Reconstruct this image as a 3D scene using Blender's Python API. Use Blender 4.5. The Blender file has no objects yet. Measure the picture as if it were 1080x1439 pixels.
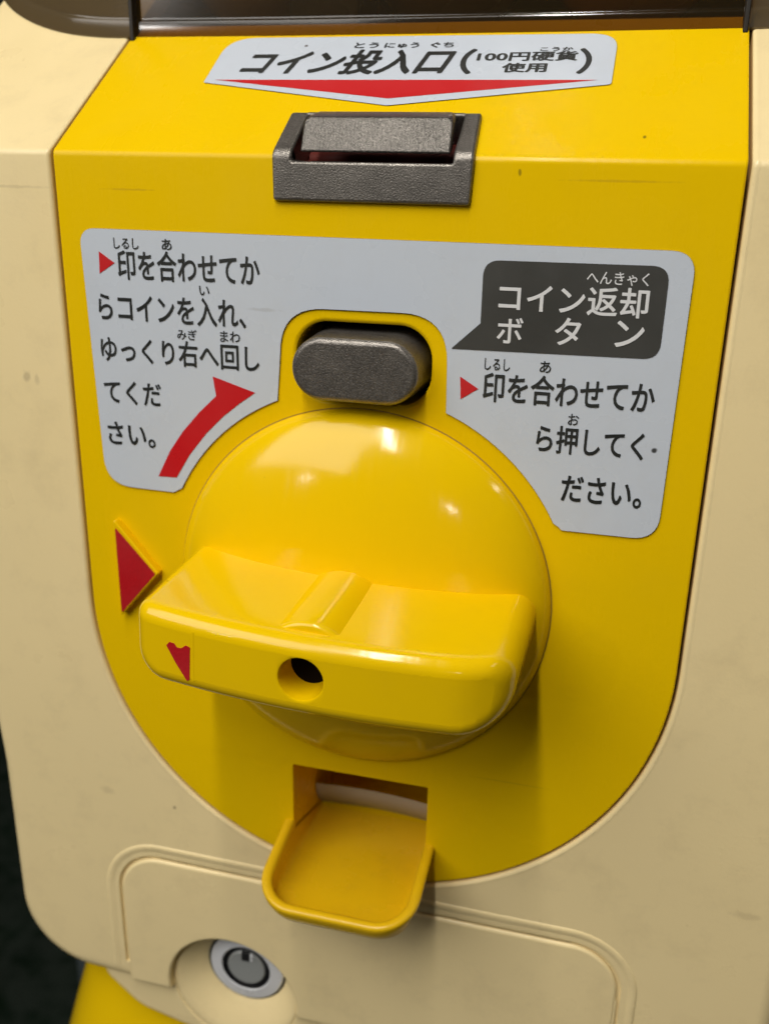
import bpy, bmesh, math, random
from math import sin, cos, pi, radians, sqrt
from mathutils import Vector, Matrix
from mathutils.geometry import tessellate_polygon

random.seed(7)
SC = bpy.context.scene
COL = SC.collection
MM = 0.001

# ------------------------------------------------------------------ camera
def rot(a, b, c):
    return Matrix.Rotation(a, 3, 'Z') @ Matrix.Rotation(b, 3, 'X') @ Matrix.Rotation(c, 3, 'Y')
cam = bpy.data.cameras.new('camera')
camo = bpy.data.objects.new('camera', cam)
COL.objects.link(camo)
R = rot(0.24728886, -0.34179654, -0.02115038)
right, fwd, up = R.col[0], R.col[1], R.col[2]
M = Matrix((right, up, -fwd)).transposed().to_4x4()
M.translation = Vector((49.1, -174.16, 82.9)) * MM
camo.matrix_world = M
cam.sensor_fit = 'VERTICAL'
cam.sensor_height = 24
cam.sensor_width = 18
cam.lens = 1325.8 / 1439 * 24
cam.clip_start = 0.01
cam.clip_end = 50
cam.dof.use_dof = True
cam.dof.focus_distance = 0.172
cam.dof.aperture_fstop = 11
SC.camera = camo

# ------------------------------------------------------------------ world and lamps
world = bpy.data.worlds.new('World')
SC.world = world
world.use_nodes = True
bg = world.node_tree.nodes['Background']
bg.inputs[0].default_value = (1.0, 0.93, 0.82, 1)
bg.inputs[1].default_value = 0.025

def area_lamp(name, loc, target, sx, sy, power, color, upaxis=None):
    l = bpy.data.lights.new(name, 'AREA')
    l.shape = 'RECTANGLE'
    l.size, l.size_y = sx, sy
    l.energy = power
    l.color = color
    o = bpy.data.objects.new(name, l)
    COL.objects.link(o)
    o.location = loc
    d = (Vector(target) - Vector(loc)).normalized()
    z = -d
    u = Vector(upaxis or (0, 0, 1))
    x = u.cross(z).normalized()
    y = z.cross(x)
    m = Matrix((x, y, z)).transposed().to_4x4()
    m.translation = Vector(loc)
    o.matrix_world = m
    return o
# a ceiling tube running front to back over the machine, a second one to the right, daylight from the left
area_lamp('ceiling_tube', (-0.03, -0.44, 0.64), (-0.015, -0.29, 0), 0.036, 0.60, 3.9, (1.0, 0.95, 0.86), (0, 1, 0))
area_lamp('side_tube', (1.15, -0.30, 0.85), (0.05, 0, 0), 0.06, 0.4, 0.8, (1.0, 0.93, 0.82), (0, 1, 0))
area_lamp('shop_window', (-0.62, -0.80, 0.80), (0, 0, -0.05), 0.95, 0.90, 9.7, (1.0, 0.96, 0.90))
area_lamp('far_lamp', (-1.25, -2.15, 0.62), (0, 0, 0), 0.05, 0.05, 1.0, (1.0, 0.96, 0.9))
area_lamp('far_lamp', (0.75, -2.35, 0.55), (0, 0, 0), 0.07, 0.045, 1.0, (1.0, 0.96, 0.9))

SC.view_settings.view_transform = 'Standard'
SC.view_settings.look = 'None'
SC.view_settings.exposure = 0
SC.view_settings.gamma = 1
SC.view_settings.use_curve_mapping = False
SC.render.engine = 'CYCLES'
SC.cycles.max_bounces = 10
SC.cycles.transparent_max_bounces = 12
SC.cycles.use_denoising = True
SC.cycles.caustics_reflective = False
SC.cycles.caustics_refractive = False

# ------------------------------------------------------------------ materials
def nn(nt, t, **kw):
    n = nt.nodes.new(t)
    for k, v in kw.items():
        setattr(n, k, v)
    return n

def plastic(name, col, rough=0.28, var=0.06, bump=0.02, bscale=900, specks=0.0, sss=0.0, metallic=0.0,
            coat=0.0, dirt=None, spec=0.5, scr=0.0, marks=()):
    """moulded surface: slight colour drift, uneven gloss, fine bump, stray dark specks"""
    m = bpy.data.materials.new(name)
    m.use_nodes = True
    nt = m.node_tree
    L = nt.links.new
    b = nt.nodes['Principled BSDF']
    tc = nn(nt, 'ShaderNodeTexCoord')
    n1 = nn(nt, 'ShaderNodeTexNoise')
    n1.inputs['Scale'].default_value = 28
    n1.inputs['Detail'].default_value = 6
    n1.inputs['Roughness'].default_value = 0.6
    L(tc.outputs['Object'], n1.inputs['Vector'])
    mx = nn(nt, 'ShaderNodeMix', data_type='RGBA')
    c2 = tuple(max(0, c * (1 - var * 2.2)) for c in col)
    c1 = tuple(min(1, c * (1 + var)) for c in col)
    mx.inputs[6].default_value = (*c1, 1)
    mx.inputs[7].default_value = (*c2, 1)
    L(n1.outputs['Fac'], mx.inputs[0])
    out = mx.outputs[2]
    if dirt:
        nd = nn(nt, 'ShaderNodeTexNoise')
        nd.inputs['Scale'].default_value = 75
        nd.inputs['Detail'].default_value = 9
        nd.inputs['Roughness'].default_value = 0.72
        L(tc.outputs['Object'], nd.inputs['Vector'])
        rd = nn(nt, 'ShaderNodeMapRange')
        rd.inputs[1].default_value, rd.inputs[2].default_value = 0.50, 0.85
        rd.inputs[3].default_value, rd.inputs[4].default_value = 0.0, dirt[1]
        L(nd.outputs['Fac'], rd.inputs[0])
        md = nn(nt, 'ShaderNodeMix', data_type='RGBA')
        md.inputs[7].default_value = (*dirt[0], 1)
        L(out, md.inputs[6]); L(rd.outputs[0], md.inputs[0])
        out = md.outputs[2]
    if specks > 0:
        v = nn(nt, 'ShaderNodeTexVoronoi')
        v.inputs['Scale'].default_value = 95
        L(tc.outputs['Object'], v.inputs['Vector'])
        wn = nn(nt, 'ShaderNodeSeparateColor')
        L(v.outputs['Color'], wn.inputs[0])
        th = nn(nt, 'ShaderNodeMath', operation='GREATER_THAN')     # only a few cells carry a speck
        L(wn.outputs[0], th.inputs[0]); th.inputs[1].default_value = 1 - specks
        sz = nn(nt, 'ShaderNodeMath', operation='MULTIPLY')
        L(wn.outputs[1], sz.inputs[0]); sz.inputs[1].default_value = 0.045
        lt = nn(nt, 'ShaderNodeMath', operation='LESS_THAN')
        L(v.outputs['Distance'], lt.inputs[0]); L(sz.outputs[0], lt.inputs[1])
        an = nn(nt, 'ShaderNodeMath', operation='MULTIPLY')
        L(th.outputs[0], an.inputs[0]); L(lt.outputs[0], an.inputs[1])
        an2 = nn(nt, 'ShaderNodeMath', operation='MULTIPLY')
        L(an.outputs[0], an2.inputs[0]); an2.inputs[1].default_value = 0.8
        ms = nn(nt, 'ShaderNodeMix', data_type='RGBA')
        ms.inputs[7].default_value = (0.05, 0.03, 0.015, 1)
        L(out, ms.inputs[6]); L(an2.outputs[0], ms.inputs[0])
        out = ms.outputs[2]
    for (cx, cy, cz, rx, ry, rz, mcol, amt) in marks:               # single stains and scratches, each at its own place (mm)
        mp0 = nn(nt, 'ShaderNodeVectorMath', operation='SUBTRACT')
        mp0.inputs[1].default_value = (cx * MM, cy * MM, cz * MM)
        nw = nn(nt, 'ShaderNodeTexNoise'); nw.inputs['Scale'].default_value = 700
        L(tc.outputs['Object'], nw.inputs['Vector'])
        L(tc.outputs['Object'], mp0.inputs[0])
        dv = nn(nt, 'ShaderNodeVectorMath', operation='DIVIDE')
        dv.inputs[1].default_value = (rx * MM, ry * MM, rz * MM)
        L(mp0.outputs[0], dv.inputs[0])
        ln = nn(nt, 'ShaderNodeVectorMath', operation='LENGTH')
        L(dv.outputs[0], ln.inputs[0])
        ad0 = nn(nt, 'ShaderNodeMath', operation='MULTIPLY_ADD')
        L(nw.outputs['Fac'], ad0.inputs[0]); ad0.inputs[1].default_value = 1.2
        L(ln.outputs['Value'], ad0.inputs[2])
        mrk = nn(nt, 'ShaderNodeMapRange')
        mrk.inputs[1].default_value, mrk.inputs[2].default_value = 1.1, 1.7
        mrk.inputs[3].default_value, mrk.inputs[4].default_value = amt, 0.0
        L(ad0.outputs[0], mrk.inputs[0])
        mm_ = nn(nt, 'ShaderNodeMix', data_type='RGBA')
        mm_.inputs[7].default_value = (*mcol, 1)
        L(out, mm_.inputs[6]); L(mrk.outputs[0], mm_.inputs[0])
        out = mm_.outputs[2]
    L(out, b.inputs['Base Color'])
    n2 = nn(nt, 'ShaderNodeTexNoise')
    n2.inputs['Scale'].default_value = 55
    n2.inputs['Detail'].default_value = 5
    L(tc.outputs['Object'], n2.inputs['Vector'])
    mr = nn(nt, 'ShaderNodeMapRange')
    mr.inputs[1].default_value, mr.inputs[2].default_value = 0.3, 0.7
    mr.inputs[3].default_value, mr.inputs[4].default_value = rough * 0.65, rough * 1.6
    L(n2.outputs['Fac'], mr.inputs[0])
    L(mr.outputs[0], b.inputs['Roughness'])
    n3 = nn(nt, 'ShaderNodeTexNoise')
    n3.inputs['Scale'].default_value = bscale
    n3.inputs['Detail'].default_value = 4
    L(tc.outputs['Object'], n3.inputs['Vector'])
    hsrc = n3.outputs['Fac']
    if scr > 0:                                                    # hair scratches
        mp = nn(nt, 'ShaderNodeMapping')
        mp.inputs['Rotation'].default_value = (0.3, 0.5, 0.7)
        mp.inputs['Scale'].default_value = (900, 60, 60)
        L(tc.outputs['Object'], mp.inputs['Vector'])
        n4 = nn(nt, 'ShaderNodeTexNoise')
        n4.inputs['Scale'].default_value = 1.0
        n4.inputs['Detail'].default_value = 3
        L(mp.outputs[0], n4.inputs['Vector'])
        ad = nn(nt, 'ShaderNodeMath', operation='MULTIPLY_ADD')
        L(n4.outputs['Fac'], ad.inputs[0]); ad.inputs[1].default_value = scr
        L(hsrc, ad.inputs[2])
        hsrc = ad.outputs[0]
        ra = nn(nt, 'ShaderNodeMath', operation='MULTIPLY_ADD')     # scratches dull the gloss too
        L(n4.outputs['Fac'], ra.inputs[0]); ra.inputs[1].default_value = 0.10 * scr
        rb_ = nn(nt, 'ShaderNodeMath', operation='SUBTRACT')
        L(mr.outputs[0], rb_.inputs[0]); rb_.inputs[1].default_value = 0.045 * scr
        L(rb_.outputs[0], ra.inputs[2]); L(ra.outputs[0], b.inputs['Roughness'])
    bp = nn(nt, 'ShaderNodeBump')
    bp.inputs['Strength'].default_value = bump
    bp.inputs['Distance'].default_value = 0.0004
    L(hsrc, bp.inputs['Height'])
    L(bp.outputs[0], b.inputs['Normal'])
    b.inputs['Metallic'].default_value = metallic
    b.inputs['Specular IOR Level'].default_value = spec
    if sss:
        b.inputs['Subsurface Weight'].default_value = sss
        b.inputs['Subsurface Radius'].default_value = (1.0, 0.55, 0.1)
        b.inputs['Subsurface Scale'].default_value = 0.0012
    if coat:
        b.inputs['Coat Weight'].default_value = coat
        b.inputs['Coat Roughness'].default_value = 0.08
    return m

YEL = (0.84, 0.548, 0.001)
M_YEL = plastic('yellow_plastic', YEL, 0.25, 0.025, 0.06, 1100, specks=0.05, dirt=((0.55, 0.33, 0.01), 0.10), scr=1.0, spec=0.16,
                marks=((-47, 0, 79.5, 6.0, 3, 0.22, (0.3, 0.18, 0.02), 0.28), (45, 0, 82.9, 10, 3, 0.25, (0.3, 0.18, 0.02), 0.28),
                       (48.3, 5.4, 90.1, 0.35, 2, 0.3, (0.05, 0.03, 0.01), 0.8), (28, 0, 84.0, 0.3, 2, 0.6, (0.1, 0.06, 0.01), 0.6),
                       (34, 0, -40, 9, 3, 0.2, (0.3, 0.17, 0.02), 0.25)))
M_YELG = plastic('glossy_yellow_plastic', (0.84, 0.548, 0.001), 0.115, 0.02, 0.022, 700, specks=0.035, dirt=((0.5, 0.3, 0.03), 0.10), scr=1.6,
                 marks=((2.4, -12.3, 19.0, 0.5, 2, 0.5, (0.03, 0.02, 0.01), 0.95), (-18, -9, 26, 0.3, 3, 0.3, (0.1, 0.06, 0.01), 0.6)))
M_YELC = plastic('cup_yellow_plastic', (0.80, 0.50, 0.006), 0.27, 0.03, 0.06, 900, specks=0.06, dirt=((0.4, 0.22, 0.02), 0.3), scr=0.5)
M_CREAM = plastic('cream_plastic', (0.90, 0.735, 0.40), 0.36, 0.03, 0.08, 1300, specks=0.07, dirt=((0.40, 0.30, 0.16), 0.26), scr=0.4,
                  marks=((-74.2, 0, 41.2, 1.0, 3, 1.4, (0.22, 0.17, 0.11), 0.35), (-71.8, 0, 40.6, 0.7, 3, 1.2, (0.25, 0.19, 0.12), 0.25),
                         (-73, 0, 79.5, 9, 3, 0.35, (0.45, 0.34, 0.17), 0.3), (-64, 0, -61.6, 2.0, 3, 1.2, (0.42, 0.32, 0.17), 0.25),
                         (86, 0, -63, 3.5, 3, 1.0, (0.38, 0.29, 0.16), 0.22), (-46, 0, -63.1, 0.5, 3, 0.6, (0.2, 0.14, 0.08), 0.7),
                         (-95, 20, 100, 4, 6, 1.6, (0.45, 0.35, 0.2), 0.45)))
M_WHITE = plastic('white_sticker_vinyl', (0.58, 0.635, 0.72), 0.26, 0.02, 0.05, 130, specks=0.03, dirt=((0.45, 0.45, 0.46), 0.25),
                  marks=((55.8, -0.25, 36.5, 0.55, 2, 0.55, (0.03, 0.03, 0.03), 0.95), (-20, -0.25, 58, 4, 2, 0.4, (0.3, 0.3, 0.3), 0.3)))
M_INK = plastic('black_print', (0.022, 0.024, 0.023), 0.38, 0.03, 0.02, 500)
M_GREY = plastic('dark_grey_print', (0.052, 0.052, 0.048), 0.38, 0.05, 0.03, 500, dirt=((0.10, 0.10, 0.10), 0.3))
M_WTXT = plastic('white_print', (0.72, 0.73, 0.75), 0.38, 0.02, 0.02, 500)
M_RED = plastic('red_print', (0.56, 0.012, 0.016), 0.36, 0.03, 0.03, 500)
M_REDP = plastic('red_paint', (0.47, 0.006, 0.012), 0.42, 0.06, 0.2, 1500, dirt=((0.2, 0.01, 0.01), 0.4))
M_EDGE = plastic('sticker_cut_edge', (0.20, 0.17, 0.10), 0.6, 0.1, 0.0, 500)
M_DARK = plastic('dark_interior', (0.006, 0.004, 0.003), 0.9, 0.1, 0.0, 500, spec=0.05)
M_SLOTSHADE = plastic('slot_shade_red', (0.15, 0.011, 0.004), 0.6, 0.1, 0.0, 500)  # shaded yellow plastic inside the slot, its dark red shade put into the colour
M_FLAP = plastic('grey_flap_plastic', (0.34, 0.31, 0.28), 0.4, 0.1, 0.05, 500)
M_SILV = plastic('lock_silver', (0.80, 0.82, 0.87), 0.20, 0.03, 0.03, 1500, metallic=0.15)
M_LOCKG = plastic('lock_grey_metal', (0.40, 0.42, 0.42), 0.30, 0.05, 0.05, 1500, metallic=0.3)
M_BLACK = plastic('black_rubber', (0.012, 0.012, 0.014), 0.3, 0.1, 0.0, 500)
M_FLOOR = plastic('dark_green_floor', (0.003, 0.010, 0.004), 0.6, 0.2, 0.1, 60)
M_WALL = plastic('dark_green_wall', (0.002, 0.007, 0.003), 0.7, 0.2, 0.1, 60)
M_POST = plastic('blue_grey_metal', (0.06, 0.075, 0.085), 0.4, 0.1, 0.1, 200)
M_TRAY = plastic('brown_tray', (0.10, 0.065, 0.02), 0.4, 0.1, 0.0, 500)
M_GRIME = plastic('grime', (0.42, 0.25, 0.02), 0.7, 0.3, 0.0, 500)
M_GASK = plastic('dark_seam', (0.012, 0.009, 0.006), 0.5, 0.1, 0.0, 500)

def cast_metal(name, col, bump, rough, grain):
    m = bpy.data.materials.new(name)
    m.use_nodes = True
    nt = m.node_tree; L = nt.links.new
    b = nt.nodes['Principled BSDF']
    tc = nn(nt, 'ShaderNodeTexCoord')
    def noise(sc, det):
        n = nn(nt, 'ShaderNodeTexNoise'); n.inputs['Scale'].default_value = sc; n.inputs['Detail'].default_value = det
        n.inputs['Roughness'].default_value = 0.65
        L(tc.outputs['Object'], n.inputs['Vector'])
        return n
    n1, n0, n2 = noise(190, 6), noise(grain, 2), noise(1100, 5)
    r = nn(nt, 'ShaderNodeValToRGB')
    r.color_ramp.elements[0].position = 0.30; r.color_ramp.elements[0].color = (*[c * 0.45 for c in col], 1)
    r.color_ramp.elements[1].position = 0.72; r.color_ramp.elements[1].color = (*[c * 1.6 for c in col], 1)
    mxn = nn(nt, 'ShaderNodeMix', data_type='FLOAT')                # fine grain over faint wear patches
    mxn.inputs[0].default_value = 0.62
    L(n1.outputs['Fac'], mxn.inputs[2]); L(n0.outputs['Fac'], mxn.inputs[3])
    L(mxn.outputs[0], r.inputs[0]); L(r.outputs[0], b.inputs['Base Color'])
    bpn = nn(nt, 'ShaderNodeBump'); bpn.inputs['Strength'].default_value = bump; bpn.inputs['Distance'].default_value = 0.00015
    L(n0.outputs['Fac'], bpn.inputs['Height']); L(bpn.outputs[0], b.inputs['Normal'])
    mr = nn(nt, 'ShaderNodeMapRange')
    mr.inputs[3].default_value, mr.inputs[4].default_value = rough * 0.7, rough * 1.35
    L(n2.outputs['Fac'], mr.inputs[0]); L(mr.outputs[0], b.inputs['Roughness'])
    b.inputs['Metallic'].default_value = 0.7
    return m
M_METAL = cast_metal('worn_cast_zinc', (0.19, 0.176, 0.160), 0.6, 0.32, 3400)
M_FLAPM = cast_metal('sparkling_cast_zinc', (0.095, 0.088, 0.080), 1.0, 0.30, 2600)
M_BTN = cast_metal('worn_grey_button_metal', (0.20, 0.185, 0.170), 0.6, 0.30, 3400)

def smoky(name, tint, haze, amt):
    m = bpy.data.materials.new(name)
    m.use_nodes = True
    nt = m.node_tree; L = nt.links.new
    out = nt.nodes['Material Output']
    tr = nn(nt, 'ShaderNodeBsdfTransparent'); tr.inputs[0].default_value = (*tint, 1)
    gl = nn(nt, 'ShaderNodeBsdfGlossy'); gl.inputs['Roughness'].default_value = 0.12
    df = nn(nt, 'ShaderNodeBsdfDiffuse'); df.inputs[0].default_value = (*haze, 1)
    m0 = nn(nt, 'ShaderNodeMixShader'); m0.inputs[0].default_value = amt
    L(tr.outputs[0], m0.inputs[1]); L(df.outputs[0], m0.inputs[2])
    mx = nn(nt, 'ShaderNodeMixShader')
    mx.inputs[0].default_value = 0.07; L(m0.outputs[0], mx.inputs[1]); L(gl.outputs[0], mx.inputs[2])
    L(mx.outputs[0], out.inputs[0])
    return m
M_SMOKE = smoky('smoky_clear_plastic', (0.50, 0.37, 0.17), (0.07, 0.045, 0.015), 0.22)
M_SMOKEC = smoky('smoky_grey_plastic', (0.36, 0.31, 0.22), (0.13, 0.11, 0.075), 0.35)

# ------------------------------------------------------------------ surface of the machine front
# (x, s, d): s runs up the front and on up the sloped top face, d goes into the machine; all in mm
Z0, TH, FR = 86.3, radians(55), 0.9
def U(x, s, d=0.0):
    t = s - Z0
    if t <= -FR:
        y, z = 0.0, s
    elif t >= FR:
        y, z = t * sin(TH), Z0 + t * cos(TH)
    else:
        u = (t + FR) / (2 * FR)
        y = u * u * FR * sin(TH)
        z = Z0 + (1 - u) ** 2 * (-FR) + u * u * FR * cos(TH)
    return Vector((x, y + d, z))
BIS = [Z0 - FR + 2 * FR * i / 6 for i in range(7)]

# ------------------------------------------------------------------ mesh helpers (mm in, metres out)
def empty(name, loc, label=None, cat=None, group=None):
    o = bpy.data.objects.new(name, None)
    o.empty_display_size = 0.02
    COL.objects.link(o)
    o.location = loc
    if label: o['label'] = label
    if cat: o['category'] = cat
    if group: o['group'] = group
    return o

def finish(name, bm, mats, parent=None, angle=35, weld=True, keep=False):
    if weld:
        bmesh.ops.remove_doubles(bm, verts=bm.verts, dist=1e-4)
    bmesh.ops.recalc_face_normals(bm, faces=bm.faces)
    for v in bm.verts:
        v.co *= MM
    me = bpy.data.meshes.new(name)
    bm.to_mesh(me); bm.free()
    if not isinstance(mats, (list, tuple)): mats = [mats]
    for m in mats: me.materials.append(m)
    me.polygons.foreach_set('use_smooth', [True] * len(me.polygons))
    me.set_sharp_from_angle(angle=radians(angle))
    o = bpy.data.objects.new(name, me)
    COL.objects.link(o)
    if parent: o.parent = parent
    w = o.modifiers.new('wn', 'WEIGHTED_NORMAL'); w.keep_sharp = True; w.weight = 80
    return o

def rrect(x0, z0, x1, z1, r, seg=10):
    rs = r if isinstance(r, (list, tuple)) else [r] * 4       # bl, br, tr, tl
    P = []
    for (cx, cz, a0, rr) in ((x0 + rs[0], z0 + rs[0], pi, rs[0]), (x1 - rs[1], z0 + rs[1], 1.5 * pi, rs[1]),
                             (x1 - rs[2], z1 - rs[2], 0, rs[2]), (x0 + rs[3], z1 - rs[3], pi / 2, rs[3])):
        if rr <= 0: P.append((cx, cz)); continue
        for i in range(seg + 1):
            a = a0 + pi / 2 * i / seg
            P.append((cx + rr * cos(a), cz + rr * sin(a)))
    return P

def area2(P):
    return sum(P[i][0] * P[(i + 1) % len(P)][1] - P[(i + 1) % len(P)][0] * P[i][1] for i in range(len(P)))
def ccw(P):
    return list(P) if area2(P) > 0 else list(P)[::-1]
def rounded(P, radii, seg=6):
    """round the corners of a polygon"""
    P0 = list(P); n = len(P0); out = []
    if not isinstance(radii, (list, tuple)): radii = [radii] * n
    for i in range(n):
        a, b, c = Vector(P0[i - 1]), Vector(P0[i]), Vector(P0[(i + 1) % n])
        r = radii[i]
        u, v = (a - b), (c - b)
        lu, lv = u.length, v.length
        u.normalize(); v.normalize()
        ang = u.angle(v)
        if r <= 0 or ang > 3.1: out.append(tuple(b)); continue
        t = min(r / math.tan(ang / 2), lu * 0.49, lv * 0.49)
        p, q = b + u * t, b + v * t
        for k in range(seg + 1):
            w = k / seg
            out.append(tuple(p * (1 - w) ** 2 + b * 2 * w * (1 - w) + q * w * w))
    return out
def normals(P, closed=True):
    n = len(P); N = []
    for i in range(n):
        if closed: a, b, c = P[i - 1], P[i], P[(i + 1) % n]
        else: a, b, c = P[max(i - 1, 0)], P[i], P[min(i + 1, n - 1)]
        e1 = Vector((b[0] - a[0], b[1] - a[1])); e2 = Vector((c[0] - b[0], c[1] - b[1]))
        if e1.length < 1e-9: e1 = e2.copy()
        if e2.length < 1e-9: e2 = e1.copy()
        e1.normalize(); e2.normalize()
        n1, n2 = Vector((e1.y, -e1.x)), Vector((e2.y, -e2.x))
        m = n1 + n2
        if m.length < 1e-6: m = n1
        m.normalize()
        k = max(0.35, m.dot(n1))
        N.append(m / k)
    return N
def fillet(r, seg=5, o0=0.0, y0=0.0):
    """quarter round from the face (inset r) to the side wall"""
    return [(o0 - r + r * sin(pi / 2 * i / seg), y0 + r - r * cos(pi / 2 * i / seg)) for i in range(seg + 1)]

def plate(name, outer, oprof, mats, parent, holes=(), mapf=U, bis_s=(), bis_x=(), face_mat=0, wall_mat=0, angle=35, back=False, clean=None):
    """flat-faced plate: outer outline with an edge profile [(offset, depth)...], holes [(outline, profile, wall_mat)]"""
    bm = bmesh.new()
    loops = []
    def rings(P, prof, mat):
        P = ccw(P); N = normals(P); R_ = []
        for (o, d) in prof:
            R_.append([bm.verts.new((p[0] + n.x * o, d, p[1] + n.y * o)) for p, n in zip(P, N)])
        for k in range(len(R_) - 1):
            for i in range(len(P)):
                j = (i + 1) % len(P)
                f = bm.faces.new((R_[k][i], R_[k][j], R_[k + 1][j], R_[k + 1][i]))
                f.material_index = mat
        return R_
    Ro = rings(outer, oprof, wall_mat)
    loops.append(Ro[0])
    for h in holes:
        P, prof, wm = h[0], h[1], h[2]
        Rh = rings(P, prof, wm)
        loops.append(Rh[0])
        if len(h) > 3 and h[3] is not None:                # floor of a blind hole
            tri = tessellate_polygon([[Vector((v.co.x, v.co.z, 0)) for v in Rh[-1]]])
            for t in tri:
                try:
                    f = bm.faces.new([Rh[-1][i] for i in t]); f.material_index = h[3]
                except ValueError: pass
    flat = [v for l in loops for v in l]
    for t in tessellate_polygon([[Vector((v.co.x, v.co.z, 0)) for v in l] for l in loops]):
        try:
            f = bm.faces.new([flat[i] for i in t]); f.material_index = face_mat
        except ValueError: pass
    if back:
        for t in tessellate_polygon([[Vector((v.co.x, v.co.z, 0)) for v in Ro[-1]]]):
            try: bm.faces.new([Ro[-1][i] for i in t])
            except ValueError: pass
    for s in bis_s:
        bmesh.ops.bisect_plane(bm, geom=bm.verts[:] + bm.edges[:] + bm.faces[:], plane_co=(0, 0, s), plane_no=(0, 0, 1), dist=1e-5)
    for x in bis_x:
        bmesh.ops.bisect_plane(bm, geom=bm.verts[:] + bm.edges[:] + bm.faces[:], plane_co=(x, 0, 0), plane_no=(1, 0, 0), dist=1e-5)
    for v in bm.verts:
        v.co = mapf(v.co.x, v.co.z, v.co.y)
    return finish(name, bm, mats, parent, angle)

def sheet(name, P, d, mat, parent, mapf=U, lift=0.04):
    """thin printed area d mm in front of the surface"""
    return plate(name, P, [(0, -d), (0.0, -d + lift)], [mat], parent, mapf=mapf)

def lathe(name, prof, mats, parent, centre=(0, 0, 0), axis='Y', seg=96, angle=35, cap0=False, cap1=False, segmats=None):
    """prof: [(radius, y)] about the y axis through centre"""
    bm = bmesh.new()
    R_ = []
    for (r, y) in prof:
        if r < 1e-6:
            R_.append([bm.verts.new((centre[0], centre[1] + y, centre[2]))])
        else:
            R_.append([bm.verts.new((centre[0] + r * cos(2 * pi * i / seg), centre[1] + y, centre[2] + r * sin(2 * pi * i / seg))) for i in range(seg)])
    for k in range(len(R_) - 1):
        A, B = R_[k], R_[k + 1]
        for i in range(seg):
            j = (i + 1) % seg
            if len(A) == 1 and len(B) == 1: continue
            if len(A) == 1: f = bm.faces.new((A[0], B[i], B[j]))
            elif len(B) == 1: f = bm.faces.new((A[i], A[j], B[0]))
            else: f = bm.faces.new((A[i], A[j], B[j], B[i]))
            if segmats: f.material_index = segmats[k]
    if cap0 and len(R_[0]) > 1: bm.faces.new(R_[0])
    if cap1 and len(R_[-1]) > 1: bm.faces.new(R_[-1])
    return finish(name, bm, mats, parent, angle)

def box_mesh(name, x0, x1, y0, y1, z0, z1, mat, parent, bevel=0.5):
    bm = bmesh.new()
    bmesh.ops.create_cube(bm, size=1)
    for v in bm.verts:
        v.co = Vector(((x0 + x1) / 2 + v.co.x * (x1 - x0), (y0 + y1) / 2 + v.co.y * (y1 - y0), (z0 + z1) / 2 + v.co.z * (z1 - z0)))
    if bevel: bmesh.ops.bevel(bm, geom=bm.edges[:], offset=bevel, segments=3, profile=0.5, affect='EDGES')
    return finish(name, bm, mat, parent)

def lettering(text, box, parent, mat, d=0.36, bold=0.014, shear=0.0, mapf=U, name='lettering'):
    """printed words fitted to box (x0, s0, x1, s1)"""
    cu = bpy.data.curves.new('words', 'FONT')
    cu.body = text
    cu.size = 1.0
    cu.shear = shear
    cu.resolution_u = 4
    tmp = bpy.data.objects.new('words', cu)
    COL.objects.link(tmp)
    dg = bpy.context.evaluated_depsgraph_get()
    me = bpy.data.meshes.new_from_object(tmp.evaluated_get(dg))
    bpy.data.objects.remove(tmp); bpy.data.curves.remove(cu)
    xs = [v.co.x for v in me.vertices]; ys = [v.co.y for v in me.vertices]
    x0, x1, y0, y1 = min(xs), max(xs), min(ys), max(ys)
    sx, sy = (box[2] - box[0]) / (x1 - x0), (box[3] - box[1]) / (y1 - y0)
    ring = [(0, 0)] + [(bold * cos(pi * k / 4 + 0.2), bold * sin(pi * k / 4 + 0.2)) for k in range(8)]   # stroke weight
    base = [(v.co.x, v.co.y) for v in me.vertices]
    faces = [tuple(p.vertices) for p in me.polygons]
    V, F = [], []
    for k, (dx, dy) in enumerate(ring):
        n0 = len(V)
        V += [tuple(mapf(box[0] + (x - x0 + dx) * sx, box[1] + (y - y0 + dy) * sy, -d - 0.004 * k) * MM) for x, y in base]
        F += [tuple(n0 + i for i in f) for f in faces]
    bpy.data.meshes.remove(me)
    me = bpy.data.meshes.new(name)
    me.from_pydata(V, [], F)
    me.materials.clear(); me.materials.append(mat)
    me.name = name
    o = bpy.data.objects.new(name, me)
    COL.objects.link(o)
    o.parent = parent
    return o

# ------------------------------------------------------------------ setting
def struct(name, x0, x1, y0, y1, z0, z1, mat):
    o = box_mesh(name, x0, x1, y0, y1, z0, z1, mat, None, 0)
    o['kind'] = 'structure'
    return o
FLOOR = -420
struct('floor', -2500, 2500, -3000, 900, FLOOR - 20, FLOOR, M_FLOOR)
struct('back_wall', -2500, 2500, 900, 930, FLOOR, 2200, M_WALL)

# ------------------------------------------------------------------ the machine
machine = empty('capsule_machine', (0.001, 0.06, FLOOR * MM),
                'cream capsule vending machine with a yellow coin panel, big turning knob and smoky clear top', 'vending machine')
def under(o, p=machine):
    o.parent = p
    o.matrix_parent_inverse = p.matrix_world.inverted()
    return o
bpy.context.view_layer.update()
# parts are modelled in world millimetres: an offset root keeps them in place
ROOT_INV = Matrix.Translation(-machine.location)
def fix_parts():
    for o in machine.children:
        o.matrix_parent_inverse = ROOT_INV

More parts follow.
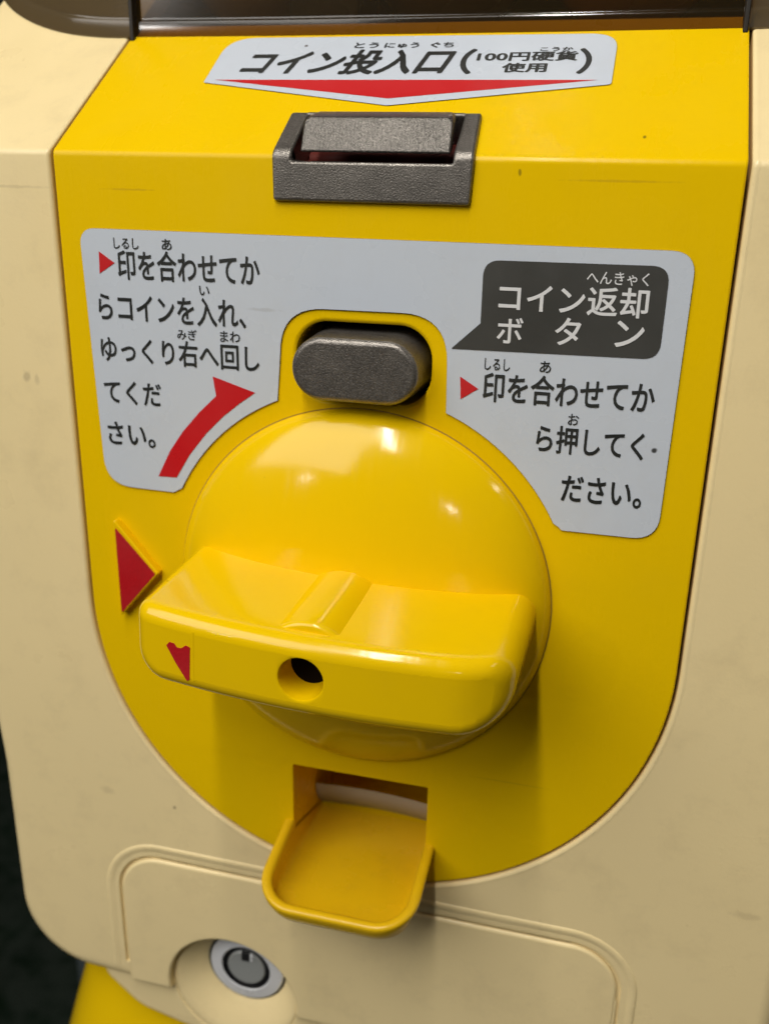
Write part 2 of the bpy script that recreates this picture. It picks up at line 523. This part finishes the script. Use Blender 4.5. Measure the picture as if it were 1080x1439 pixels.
CX, HW, ZC = 1.0, 64.5, -8.5
def panel_outline(g, top):
    """straight sides with a half-round bottom, grown by g"""
    P = []
    for i in range(65):
        a = pi + pi * i / 64
        P.append((CX + (HW + g) * cos(a), ZC + (HW + g) * sin(a)))
    P += [(CX + HW + g, 20), (CX + HW + g, 60), (CX + HW + g, 84), (CX + HW + g, 89), (CX + HW + g, top),
          (CX - HW - g, top), (CX - HW - g, 89), (CX - HW - g, 84), (CX - HW - g, 60), (CX - HW - g, 20)]
    return P

# --- body: front and sloped top in one shell, round outer edges, a lipped opening for the panel
TOPS = 166
def body_outline():
    P = []
    def side(z): return 95.6 + max(0, z + 60) * 0.06
    rb, zb = 21, -122.5
    for i in range(17):                                            # bottom left corner
        a = pi + pi / 2 * i / 16
        P.append((CX - 95.6 + rb + rb * cos(a), zb + rb + rb * sin(a)))
    P += [(-57, zb), (-57, -98), (57, -98), (57, zb)]   # bay behind the door
    for i in range(17):
        a = 1.5 * pi + pi / 2 * i / 16
        P.append((CX + 95.6 - rb + rb * cos(a), zb + rb + rb * sin(a)))
    for z in (-60, -20, 20, 60, 84, 89, 120, TOPS): P.append((CX + side(z), z))
    for z in (TOPS, 120, 89, 84, 60, 20, -20, -60): P.append((CX - side(z), z))
    return P
DL, DR, DT, DB = -62.6, 62.2, -79.6, -121.3
def door_u(g, zb, r=11.5, n=12):
    """up the left side, over the round top corners and down the right side"""
    x0, x1, zt, rr = DL - g, DR + g, DT + g, r + g
    P = [(x0, zb), (x0, (zb + zt) / 2)]
    P += [(x0 + rr + rr * cos(pi - pi / 2 * i / n), zt - rr + rr * sin(pi - pi / 2 * i / n)) for i in range(n + 1)]
    P += [(x0 / 3, zt), (x1 / 3, zt)]
    P += [(x1 - rr + rr * cos(pi / 2 - pi / 2 * i / n), zt - rr + rr * sin(pi / 2 - pi / 2 * i / n)) for i in range(n + 1)]
    P += [(x1, (zb + zt) / 2), (x1, zb)]
    return P
GROOVE = door_u(0.5, -115.5) + door_u(-0.4, -115.5)[::-1]
lip = 0.8
hole_prof = [(lip + 0.9, 0.0), (lip + 0.65, -0.05), (lip + 0.4, -0.07)] + \
            [(lip - lip * sin(pi / 2 * i / 5) + 0.35, -0.07 + lip - lip * cos(pi / 2 * i / 5)) for i in range(6)] + [(0.35, 7.0)]
body = plate('body', body_outline(), fillet(5, 8) + [(0, 40), (0, 150)], [M_CREAM], machine,
             holes=[(panel_outline(0, 150), hole_prof, 0),
                    (GROOVE, [(0.25, 0.0), (0.05, 0.12), (0, 0.35), (0, 0.75)], 0, 0)], bis_s=BIS, angle=50)

# --- yellow control panel with button hole, coin slot notch and return chute
BTN = rrect(-13.4, 41.0, 13.6, 56.4, 6.4, 10)
CHUTE = rrect(-15.3, -69.5, 16.3, -45.0, 0.25, 2)
panel_prof = fillet(0.5, 3, 0, 0.15) + [(0, 9)]
# the face itself lies at 0.15 mm so that the body lip stands a little proud
panel = plate('control_panel', panel_outline(-0.25, 133), panel_prof, [M_YEL, M_DARK, M_SLOTSHADE], machine,
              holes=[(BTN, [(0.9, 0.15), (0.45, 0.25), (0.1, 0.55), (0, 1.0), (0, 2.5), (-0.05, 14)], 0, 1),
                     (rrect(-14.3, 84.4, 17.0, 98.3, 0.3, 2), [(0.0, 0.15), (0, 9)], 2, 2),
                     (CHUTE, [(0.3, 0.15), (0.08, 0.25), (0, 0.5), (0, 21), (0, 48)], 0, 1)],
              bis_s=BIS)

# the grey flap at the back of the chute
bm = bmesh.new()
rows = []
for k in range(9):
    a = k / 8
    y = 20.5 - 5.0 * sin(a * pi * 0.55); z = -69.4 + 9.0 * a
    rows.append([bm.verts.new((-15.0 + 31 * i / 10, y + 1.2 * sin(i / 10 * pi), z - 0.8 * (i / 10))) for i in range(11)])
for k in range(8):
    for i in range(10): bm.faces.new((rows[k][i], rows[k][i + 1], rows[k + 1][i + 1], rows[k + 1][i]))
finish('chute_flap', bm, M_FLAP, panel)

# --- raised alignment mark on the panel
tri = [(-55.4, 11.6), (-55.4, -12.2), (-45.2, -0.3)]
mark = plate('alignment_mark', rounded(ccw(tri), 0.5), [(-0.25, -1.9), (0, -1.6), (0, 0.3)], [M_YEL], machine)
plate('red_face', rounded(ccw([(-54.9, 9.6), (-54.9, -11.0), (-45.9, -0.4)]), 0.25), [(0, -1.97), (0, -1.9)], [M_REDP], mark)

# --- coin slot
def S(x, s, d=0.0):                                                # proud along the surface normal on the slope
    p = U(x, s, 0)
    t = min(1, max(0, (s - Z0 + FR) / (2 * FR)))
    a = TH * t
    return p + Vector((0, cos(a), -sin(a))) * d
slot_out = rounded(ccw([(-17.3, 78.2), (19.6, 78.2), (20.1, 86), (19.3, 98.8), (-17.2, 98.8), (-17.4, 86)]), [0.8, 0.8, 0.3, 0.5, 0.8, 0.3])
notch = rounded(ccw([(-13.6, 85.2), (16.3, 85.2), (16.3, 97.9), (-13.6, 97.9)]), 0.5)
slot = plate('coin_slot', slot_out, [(-0.55, -0.9), (-0.2, -0.75), (0, -0.4), (0, 1.0)], [M_METAL, M_SLOTSHADE], machine,
             holes=[(notch, [(0.6, -0.9), (0.25, -0.82), (0.05, -0.6), (0, -0.3), (0, 6.5)], 0, 1)], mapf=S,
             bis_s=[Z0 - FR + 2 * FR * i / 4 for i in range(5)])
# the stepped flap standing over the slot
def flap_map(x, h, d):
    a = radians(24)                                                # leans back less than the slope
    y0, z0 = 1.0, 88.0
    return Vector((x, y0 + h * sin(a) + d, z0 + h * cos(a) + 0.35 * max(0.0, d)))
plate('slot_flap', rrect(-12.2, -1.3, 15.6, 5.5, [0.3, 0.3, 1.6, 1.6], 6), fillet(0.45, 4, 0, -0.5) + [(0, 1.2), (-0.6, 4.5)], [M_FLAPM], slot, mapf=flap_map, back=True)

# --- return button
btn = plate('return_button', rrect(-12.3, 42.2, 12.3, 54.3, 6.0, 14), fillet(1.1, 5, 0, -6.0) + [(0.15, -3), (0.9, 10)], [M_BTN], machine, angle=50)

# --- coin sticker on the slope
D = 0.22
cs = plate('coin_sticker', rounded([(-39.6, 110.4), (0.6, 102.3), (41.4, 109.4), (41.4, 127.4), (-39.4, 127.6)], [0.6, 1.5, 0.8, 5.5, 6.5], 10),
           [(-0.05, -D), (0, -D + 0.05), (0, 0.3)], [M_WHITE, M_EDGE], machine, wall_mat=1)
sheet('red_arrow', ccw([(-37.4, 111.4), (38.9, 110.9), (0.3, 104.7)]), 0.30, M_RED, cs)
for t, b, bo, sh in (('コイン投入口', (-32.9, 113.4, 10.5, 122.1), 0.034, 0.28),
                     ('とう', (-10.8, 123.0, -5.9, 125.0), 0.03, 0), ('にゅう', (-4.5, 122.9, 2.5, 124.8), 0.03, 0),
                     ('ぐち', (5.0, 122.9, 9.6, 124.8), 0.03, 0), ('（', (12.3, 113.3, 14.5, 122.0), 0.03, 0),
                     ('）', (34.8, 113.2, 36.9, 121.8), 0.03, 0), ('100円硬貨', (15.2, 117.7, 34.3, 120.95), 0.03, 0),
                     ('使用', (20.6, 113.7, 28.9, 116.85), 0.034, 0), ('こうか', (27.0, 121.15, 33.2, 122.5), 0.028, 0)):
    lettering(t, b, cs, M_INK, 0.30, bo, sh)

# --- instruction sticker round the knob and the button
KR2 = 43.8
def arc(cx, cz, r, a0, a1, n=24):
    return [(cx + r * cos(a0 + (a1 - a0) * i / n), cz + r * sin(a0 + (a1 - a0) * i / n)) for i in range(n + 1)]
aR = math.atan2(19.4, 39.85); aRt = math.atan2(40.4, 16.86)
aLt = math.atan2(38.6, -16.57); aL = math.atan2(19.4, -39.3)
P = []
P += rounded([(-30, 72.0), (-58.6, 72.1), (-57.1, 18.7), (-41.2, 18.45), (-39.2, 19.6), (-30, 30)], [0, 3.4, 6.5, 0.8, 0.6, 0], 8)[1:-1]
P += arc(0, 0, KR2, aL, aLt)[1:]
P += rounded([(-16.6, 30), (-16.5, 58.7), (16.6, 58.9), (16.8, 30)], [0, 9.0, 9.0, 0], 10)[1:-1]
P += arc(0, 0, KR2, aRt, aR)[:-1]
P += rounded([(38, 24), (40.2, 19.1), (58.3, 19.1), (59.0, 71.9), (30, 72)], [0, 0.9, 5.0, 4.2, 0], 8)[1:-1]
ins = plate('instruction_sticker', P, [(-0.05, -D), (0, -D + 0.05), (0, 0.3)], [M_WHITE, M_EDGE], machine, wall_mat=1)
for t, b, bo in (('印を合わせてか', (-50.5, 62.5, -20.5, 68.2), 0.016), ('しるし', (-51.1, 68.4, -45.7, 70.45), 0.01), ('あ', (-40.7, 68.5, -38.6, 70.55), 0.012),
                 ('らコインを入れ、', (-55.5, 54.2, -23.6, 59.6), 0.016), ('い', (-33.15, 60.2, -31.05, 61.95), 0.012),
                 ('ゆっくり右へ回し', (-55.7, 45.8, -21.0, 50.9), 0.016), ('みぎ', (-38.4, 51.25, -34.15, 53.3), 0.01), ('まわ', (-29.1, 51.3, -24.95, 53.45), 0.01),
                 ('てくだ', (-55.7, 37.0, -42.8, 41.8), 0.018), ('さい。', (-55.6, 28.0, -44.8, 32.9), 0.018),
                 ('印を合わせてか', (23.8, 43.4, 54.8, 48.9), 0.018), ('しるし', (23.8, 49.35, 28.5, 51.5), 0.01), ('あ', (34.0, 49.5, 36.0, 51.6), 0.012),
                 ('ら押してく', (34.4, 34.5, 53.9, 39.7), 0.018), ('お', (39.9, 40.1, 41.85, 42.2), 0.012), ('ださい。', (39.8, 25.2, 54.5, 30.3), 0.02)):
    lettering(t, b, ins, M_INK, 0.30, bo)
sheet('red_triangle', ccw([(-54.5, 67.7), (-54.7, 63.4), (-51.2, 65.6)]), 0.30, M_RED, ins)
sheet('red_triangle', ccw([(19.3, 47.7), (19.6, 43.4), (22.85, 45.6)]), 0.30, M_RED, ins)
sheet('red_arrow', ccw([(-44.5, 21.8), (-40.3, 21.9), (-37.04, 27.2), (-33.1, 32.1), (-29.2, 36.0), (-25.4, 39.1), (-22.0, 41.5), (-31.1, 44.2), (-30.5, 40.2), (-34.4, 36.5), (-38.3, 32.1), (-41.5, 27.6)]), 0.30, M_RED, ins)
bub = sheet('speech_bubble', rounded(ccw([(22.6, 69.1), (54.9, 69.3), (54.8, 53.2), (40, 53.05), (17.3, 52.8), (22.6, 57.8)]), [3.0, 3.0, 3.0, 0, 0.15, 0.1] if area2([(22.6, 69.1), (54.9, 69.3), (54.8, 53.2), (40, 53.05), (17.3, 52.8), (22.6, 57.8)]) > 0 else [0.1, 0.15, 0, 3.0, 3.0, 3.0], 8), 0.30, M_GREY, ins)
for t, b, bo in (('コイン返却', (25.8, 60.3, 51.9, 65.3), 0.016), ('へんきゃく', (41.0, 65.75, 51.6, 68.0), 0.006),
                 ('ボ', (25.8, 54.5, 30.4, 59.1), 0.014), ('タ', (36.3, 54.8, 40.7, 59.6), 0.014), ('ン', (46.9, 55.1, 51.7, 59.6), 0.014)):
    lettering(t, b, ins, M_WTXT, 0.36, bo, name='white_lettering')

# --- turning knob
KH = 14.0
KH = 11.4
prof = [(0.0, -KH)]
for i in range(1, 61):                                             # shallow dome, rolled down at the rim
    r = 39.8 * sin(pi / 2 * i / 60)
    prof.append((r, -KH * max(0.0, 1 - (r / 39.8) ** 2) ** 0.58))
prof += [(39.8, 0.6)]
knob = lathe('turning_knob', prof, M_YELG, machine, seg=160, angle=60)

lathe('rim_grime', [(39.6, 0.02), (40.05, 0.12)], M_GRIME, knob, seg=120)
TILT = radians(-2.2)
def yf(x): return -37.2 + 3.6 * (x / 36.0) ** 2 + (3.0 if x > 0 else 1.2) * max(0.0, (abs(x) - 26) / 10) ** 2
def H(x, z, d):
    """handle bar: bowed front, thicker towards the dome"""
    k = max(0.0, d) / 30.0
    zz = z * (1 + 0.10 * k)
    xx = x * (1 + 0.02 * k)
    y = yf(x) + d
    return Vector((xx * cos(TILT) - zz * sin(TILT), y, xx * sin(TILT) + zz * cos(TILT)))
bar = rrect(-33.9, -7.8, 36.4, 7.5, [6.2, 9.0, 4.6, 3.2], 10)
def bar_prof():
    r = 3.1
    return fillet(r, 8) + [(0, 6), (0, 12), (0, 20), (0, 34)]
circ = [(4.1 * cos(2 * pi * i / 40), 4.1 * sin(2 * pi * i / 40)) for i in range(40)]
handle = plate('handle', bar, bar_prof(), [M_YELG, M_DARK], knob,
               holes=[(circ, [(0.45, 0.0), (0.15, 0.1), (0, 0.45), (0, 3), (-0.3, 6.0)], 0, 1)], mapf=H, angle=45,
               bis_x=[-33 + 2.2 * i for i in range(31)])
# round boss standing up through the bar
lathe('screw_boss', [(4.6, -33.7), (8.4, -33.6), (9.0, -33.3), (9.4, -32.6), (9.7, -20), (10.0, 0)], M_YELG, knob, seg=80, angle=50)
# moulded line and half worn arrow on the left end of the bar
def HF(x, z, d): return H(x, z, d)
plate('moulded_line', rrect(-20.95, -5.2, -20.5, 5.0, 0.2, 3), [(-0.2, -0.06), (0, 0.0), (0, 0.3)], [M_YELG], knob, mapf=HF)
SH = 1.6
plate('worn_red_arrow', rounded([(x + SH, z) for x, z in ((-27.9, 0.9), (-25.9, -2.3), (-23.6, -5.4), (-23.1, -4.9), (-22.9, 1.7), (-23.8, 1.9), (-24.7, 1.1), (-25.6, 1.0), (-26.2, 1.7), (-27.2, 1.75))], 0.25, 3),
      [(0, -0.07), (0, -0.02)], [M_REDP], knob, mapf=HF)

# --- coin return cup
def upath(hw, yfront, r, cx=0.45, y0=0.4, n=10):
    P = [(cx - hw, y0), (cx - hw, -3.0), (cx - hw, -7.0), (cx - hw, yfront + r)]
    P += [(cx - hw + r + r * cos(pi + pi / 2 * i / n), yfront + r + r * sin(pi + pi / 2 * i / n)) for i in range(1, n + 1)]
    P += [(cx - hw / 3, yfront), (cx + hw / 3, yfront)]
    P += [(cx + hw - r + r * cos(1.5 * pi + pi / 2 * i / n), yfront + r + r * sin(1.5 * pi + pi / 2 * i / n)) for i in range(0, n + 1)]
    P += [(cx + hw, -7.0), (cx + hw, -3.0), (cx + hw, y0)]
    return P
FZ = -69.3
def zr(y): return -60.2 + 0.155 * y - 0.0030 * y * y
base = upath(17.9, -22.4, 9.0)
Nn = normals(base, closed=False)
cup_prof = [(-9.0, -8.2), (-5.0, -7.0), (-2.4, -5.2), (-1.0, -3.4), (-0.2, -1.9), (0.05, -1.0), (0.0, -0.45), (-0.4, -0.08), (-1.1, 0.05), (-1.8, -0.1), (-2.25, -0.5), (-2.45, -1.1), (-2.5, -2.2)]
bm = bmesh.new()
Rr = []
for (o, dz) in cup_prof:
    Rr.append([bm.verts.new((p[0] + n.x * o, min(0.4, p[1] + n.y * o) , zr(p[1]) + dz if o > -2.0 or dz > -3 else min(zr(p[1]) + dz, FZ - 0.9 + 0.02 * dz))) for p, n in zip(base, Nn)])
ring = []
for (o, k) in ((-2.6, 0.75), (-2.7, 0.42), (-3.0, 0.2), (-3.6, 0.07), (-4.3, 0.02), (-5.2, 0.0)):
    row = []
    for i, (p, n) in enumerate(zip(base, Nn)):
        end = i in (0, len(base) - 1)                              # the floor runs on back into the chute
        y = 19.0 if end else p[1] + n.y * o
        z = FZ + ((zr(p[1]) - 2.2 - FZ) * k if not end else 0.8 * k)
        row.append(bm.verts.new((p[0] + n.x * o, y, z)))
    ring.append(row)
allr = Rr + ring
for k in range(len(allr) - 1):
    for i in range(len(base) - 1):
        try: bm.faces.new((allr[k][i], allr[k][i + 1], allr[k + 1][i + 1], allr[k + 1][i]))
        except ValueError: pass
bm.faces.new(allr[-1])
cup = finish('coin_return_cup', bm, M_YELC, machine, angle=60)

# --- service door below the panel, with a lock in a dished recess
def strip(name, P, prof, mat, parent, closed=False, angle=60):
    bm = bmesh.new(); N = normals(P, closed); R_ = []
    for (o, d) in prof:
        R_.append([bm.verts.new((p[0] + n.x * o, d, p[1] + n.y * o)) for p, n in zip(P, N)])
    m = len(P)
    for k in range(len(R_) - 1):
        for i in range(m if closed else m - 1):
            j = (i + 1) % m
            bm.faces.new((R_[k][i], R_[k][j], R_[k + 1][j], R_[k + 1][i]))
    return finish(name, bm, mat, parent, angle)

# raised bead round the door
strip('door_bead', door_u(2.2, -117.5), [(0.6, 0.08), (0.0, -0.05), (-0.6, -0.2), (-1.1, -0.25), (-1.5, -0.18), (-1.9, 0.0), (-2.05, 0.4)], M_CREAM, body)
LX, LZ, LR = -33.0, -118.5, 17.5
dz = DB - LZ
ax = sqrt(LR * LR - dz * dz)
a0 = math.atan2(dz, -ax); a1 = math.atan2(dz, ax)
arch = [(LX + LR * cos(a0 + (a1 + 0 - a0 - 2 * pi) * i / 28 if a0 > 0 else a0 + 2 * pi + (a1 - a0 - 2 * pi) * i / 28), 
         LZ + LR * sin(a0 + (a1 + 0 - a0 - 2 * pi) * i / 28 if a0 > 0 else a0 + 2 * pi + (a1 - a0 - 2 * pi) * i / 28)) for i in range(29)]
P = door_u(-0.4, DB)[::-1] + arch                                  # right side up and over to the left, then along the bottom
door = plate('service_door', P, fillet(0.8, 4, 0, -0.25) + [(0, 9)], [M_CREAM], machine)
skirt_out = rounded(ccw([(-55, -97), (-55,-111), (-73, -111), (-71.2, -124.0), (-61.5, -132.6), (-50, -135.4), (-30, -139), (60, -139), (70, -130), (72, -111), (57, -111), (57, -97)]), [0.3, 0.3, 0.5, 6, 12, 10, 5, 5, 5, 0.5, 0.3, 0.3], 8)
circ = [(LX + 17.3 * cos(2 * pi * i / 72), LZ + 17.3 * sin(2 * pi * i / 72)) for i in range(72)]
skirt = plate('lower_skirt', skirt_out, fillet(1.6, 5, 0, 1.8) + [(0, 12)], [M_CREAM], machine, holes=[(circ, [(0.6, 1.8), (0.2, 1.95), (0, 2.3)], 0)])
KX, KZ, KY = -31.0, -114.0, 5.2                                     # lock face, set high in the dish
bm = bmesh.new(); R_ = []
for t, y in ((0, 2.2), (0.03, 2.0), (0.12, 1.9), (0.3, 2.3), (0.6, 3.7), (0.88, 5.0), (1.0, 5.9)):
    r = 17.3 + (10.9 - 17.3) * t
    R_.append([bm.verts.new((LX + (KX - LX) * t + r * cos(2 * pi * i / 96), y, LZ + (KZ - LZ) * t + r * sin(2 * pi * i / 96))) for i in range(96)])
for k in range(len(R_) - 1):
    for i in range(96):
        bm.faces.new((R_[k][i], R_[k][(i + 1) % 96], R_[k + 1][(i + 1) % 96], R_[k + 1][i]))
bowl = finish('lock_bowl', bm, M_CREAM, skirt)
bm_c = (KX, KY, KZ)
lock = lathe('door_lock', [(11.0, 1.0), (10.8, 0.6), (10.25, 0.5), (10.2, 0.3), (9.9, 0.0), (7.0, -0.4), (6.7, -0.2), (6.5, 0.6), (5.1, 0.6)],
             [M_SILV, M_BLACK], machine, bm_c, segmats=[1, 1, 0, 0, 0, 0, 1, 1])
lathe('lock_cylinder', [(5.2, 0.9), (5.2, 0.0), (4.9, -0.25), (0, -0.3)], M_LOCKG, lock, bm_c, seg=64)
box_mesh('keyhole', KX - 1.1, KX + 1.1, KY - 0.55, KY + 0.4, KZ + 2.6, KZ + 5.3, M_BLACK, lock, 0.15)
box_mesh('lock_notch', KX + 1.3, KX + 2.1, KY - 0.6, KY + 0.2, KZ + 3.0, KZ + 5.0, M_SILV, lock, 0.15)

# --- yellow stand under the body
def rbox(name, x0, x1, y0, y1, z0, z1, r, mat, parent, flare=0.0):
    bm = bmesh.new(); P = rrect(x0, y0, x1, y1, r, 12); N = normals(P)
    R_ = []
    for (o, z) in fillet(min(6, r * 0.6), 6, 0, 0) + [(0, 12), (0, 20), (0, 30), (0, 45), (0, 70), (0, z1 - z0)]:
        k = o + flare * min(z, 70)
        R_.append([bm.verts.new((p[0] + n.x * k, p[1] + n.y * (o + 0.25 * min(z, 40)), z1 - z)) for p, n in zip(P, N)])
    for k in range(len(R_) - 1):
        for i in range(len(P)):
            j = (i + 1) % len(P)
            bm.faces.new((R_[k][i], R_[k][j], R_[k + 1][j], R_[k + 1][i]))
    bm.faces.new(R_[0]); bm.faces.new(R_[-1])
    return finish(name, bm, mat, parent)
rbox('stand', -84, 86, 9.5, 140, FLOOR, -120.5, 16, M_YELG, machine, 0.30)

# --- smoky clear top
def zs(y): return Z0 + y / sin(TH) * cos(TH)
def half(sign):
    P = [(63.6, 35.5), (72.5, 35.9), (82, 37.7), (91, 41.2), (98.5, 45.6), (104.5, 50.6), (109, 57), (111.5, 66), (112.5, 80), (112.5, 120)]
    return [(CX + sign * x, y) for x, y in P]
def wall(name, P, prof, mat, parent):
    """prof: [(outward offset, height above the slope)]"""
    bm = bmesh.new(); N = normals(P, False); R_ = []
    for (o, h) in prof:
        R_.append([bm.verts.new((p[0] + n.x * o, p[1] + n.y * o, (zs(min(p[1], 60)) if h < 20 else 113) + h)) for p, n in zip(P, N)])
    for k in range(len(R_) - 1):
        for i in range(len(P) - 1):
            bm.faces.new((R_[k][i], R_[k][i + 1], R_[k + 1][i + 1], R_[k + 1][i]))
    return finish(name, bm, mat, parent, 40)
def smooth(P, n=2):
    for _ in range(n):
        Q = [P[0]]
        for a, b in zip(P[:-1], P[1:]):
            Q += [(a[0] * .75 + b[0] * .25, a[1] * .75 + b[1] * .25), (a[0] * .25 + b[0] * .75, a[1] * .25 + b[1] * .75)]
        P = Q + [P[-1]]
    return P
mid = [(CX - 63.3, 35.6), (CX - 30, 35.3), (CX + 30, 35.3), (CX + 63.3, 35.6)]
cover = wall('clear_cover', mid, [(-1.5, -1), (0.6, -1.0), (0.75, -0.7), (0.7, 2.2), (0.5, 2.6), (0.1, 2.8), (0, 3.2), (0, 12), (0.0, 90)], M_SMOKE, machine)
lft = smooth(half(-1)[::-1]); rgt = smooth(half(1))
for P in (lft, rgt):
    wall('cover_corner', P, [(-1.5, -1), (1.2, -1.0), (1.6, -0.6), (1.6, 2.2), (1.3, 2.7), (0.2, 3.0), (0, 3.4), (0, 12), (0, 90)], M_SMOKEC, cover)
for sx in (-1, 1):
    box_mesh('cover_seam', CX + sx * 63.45 - 0.45, CX + sx * 63.45 + 0.45, 33.4, 37.5, zs(35.5) - 1.5, 203, M_GASK, cover, 0.2)
box_mesh('cover_lid', CX - 112, CX + 112, 36, 150, 203, 209, M_CREAM, machine, 1.5)
box_mesh('back_panel', CX - 112, CX + 112, 150.5, 156, -120, 203, M_CREAM, machine, 1.5)
box_mesh('capsule_tray', CX - 64, CX + 64, 38.6, 150, 111.0, 113.2, M_TRAY, machine, 0.3)
fix_parts()

# ------------------------------------------------------------------ capsules behind the smoky cover
M_CAPS = [plastic(n, c, 0.2, 0.03, 0.0, 500) for n, c in (('pale_yellow_shell', (0.62, 0.50, 0.16)), ('olive_shell', (0.24, 0.19, 0.07)),
          ('brown_shell', (0.16, 0.08, 0.03)), ('orange_shell', (0.5, 0.2, 0.03)), ('black_shell', (0.02, 0.02, 0.02)))]
def capsule(x, y, top, bottom, label):
    z, r = 113.2, 19.5
    e = empty('toy_capsule', (x * MM, y * MM, z * MM), label, 'capsule', 'capsules behind the smoky cover')
    def part(name, mat, a0, a1, rr):
        bm = bmesh.new()
        prof = [(rr * cos(a0 + (a1 - a0) * i / 16), rr * sin(a0 + (a1 - a0) * i / 16)) for i in range(17)]
        R_ = [[bm.verts.new((max(p[0], 0.01) * cos(2 * pi * k / 48), max(p[0], 0.01) * sin(2 * pi * k / 48), r + p[1])) for k in range(48)] for p in prof]
        for i in range(16):
            for k in range(48):
                bm.faces.new((R_[i][k], R_[i][(k + 1) % 48], R_[i + 1][(k + 1) % 48], R_[i + 1][k]))
        return finish(name, bm, mat, e, 60, weld=False)
    part('lower_shell', bottom, -pi / 2, 0, r)
    part('upper_shell', top, 0, pi / 2, r + 0.4)
C = M_CAPS
capsule(-41, 60, C[1], C[0], 'pale yellow toy capsule with olive top nearest the left seam of the smoky cover')
capsule(1, 66, C[1], C[2], 'brown bottomed toy capsule with olive top behind the middle of the smoky cover')
capsule(42, 62, C[2], C[3], 'orange bottomed toy capsule with brown top near the right seam of the smoky cover')
o = box_mesh('display_box', -30, -14, 44, 60, 113.2, 150, C[4], None, 0.5)
o['label'] = 'small black box standing behind the smoky cover'; o['category'] = 'box'

# ------------------------------------------------------------------ neighbour seen at the lower left edge
post = box_mesh('metal_post', -196, -150, 160, 205, FLOOR, -60, M_POST, None, 2)
post['label'] = 'blue grey metal post in the dark behind the machine at lower left'
post['category'] = 'post'
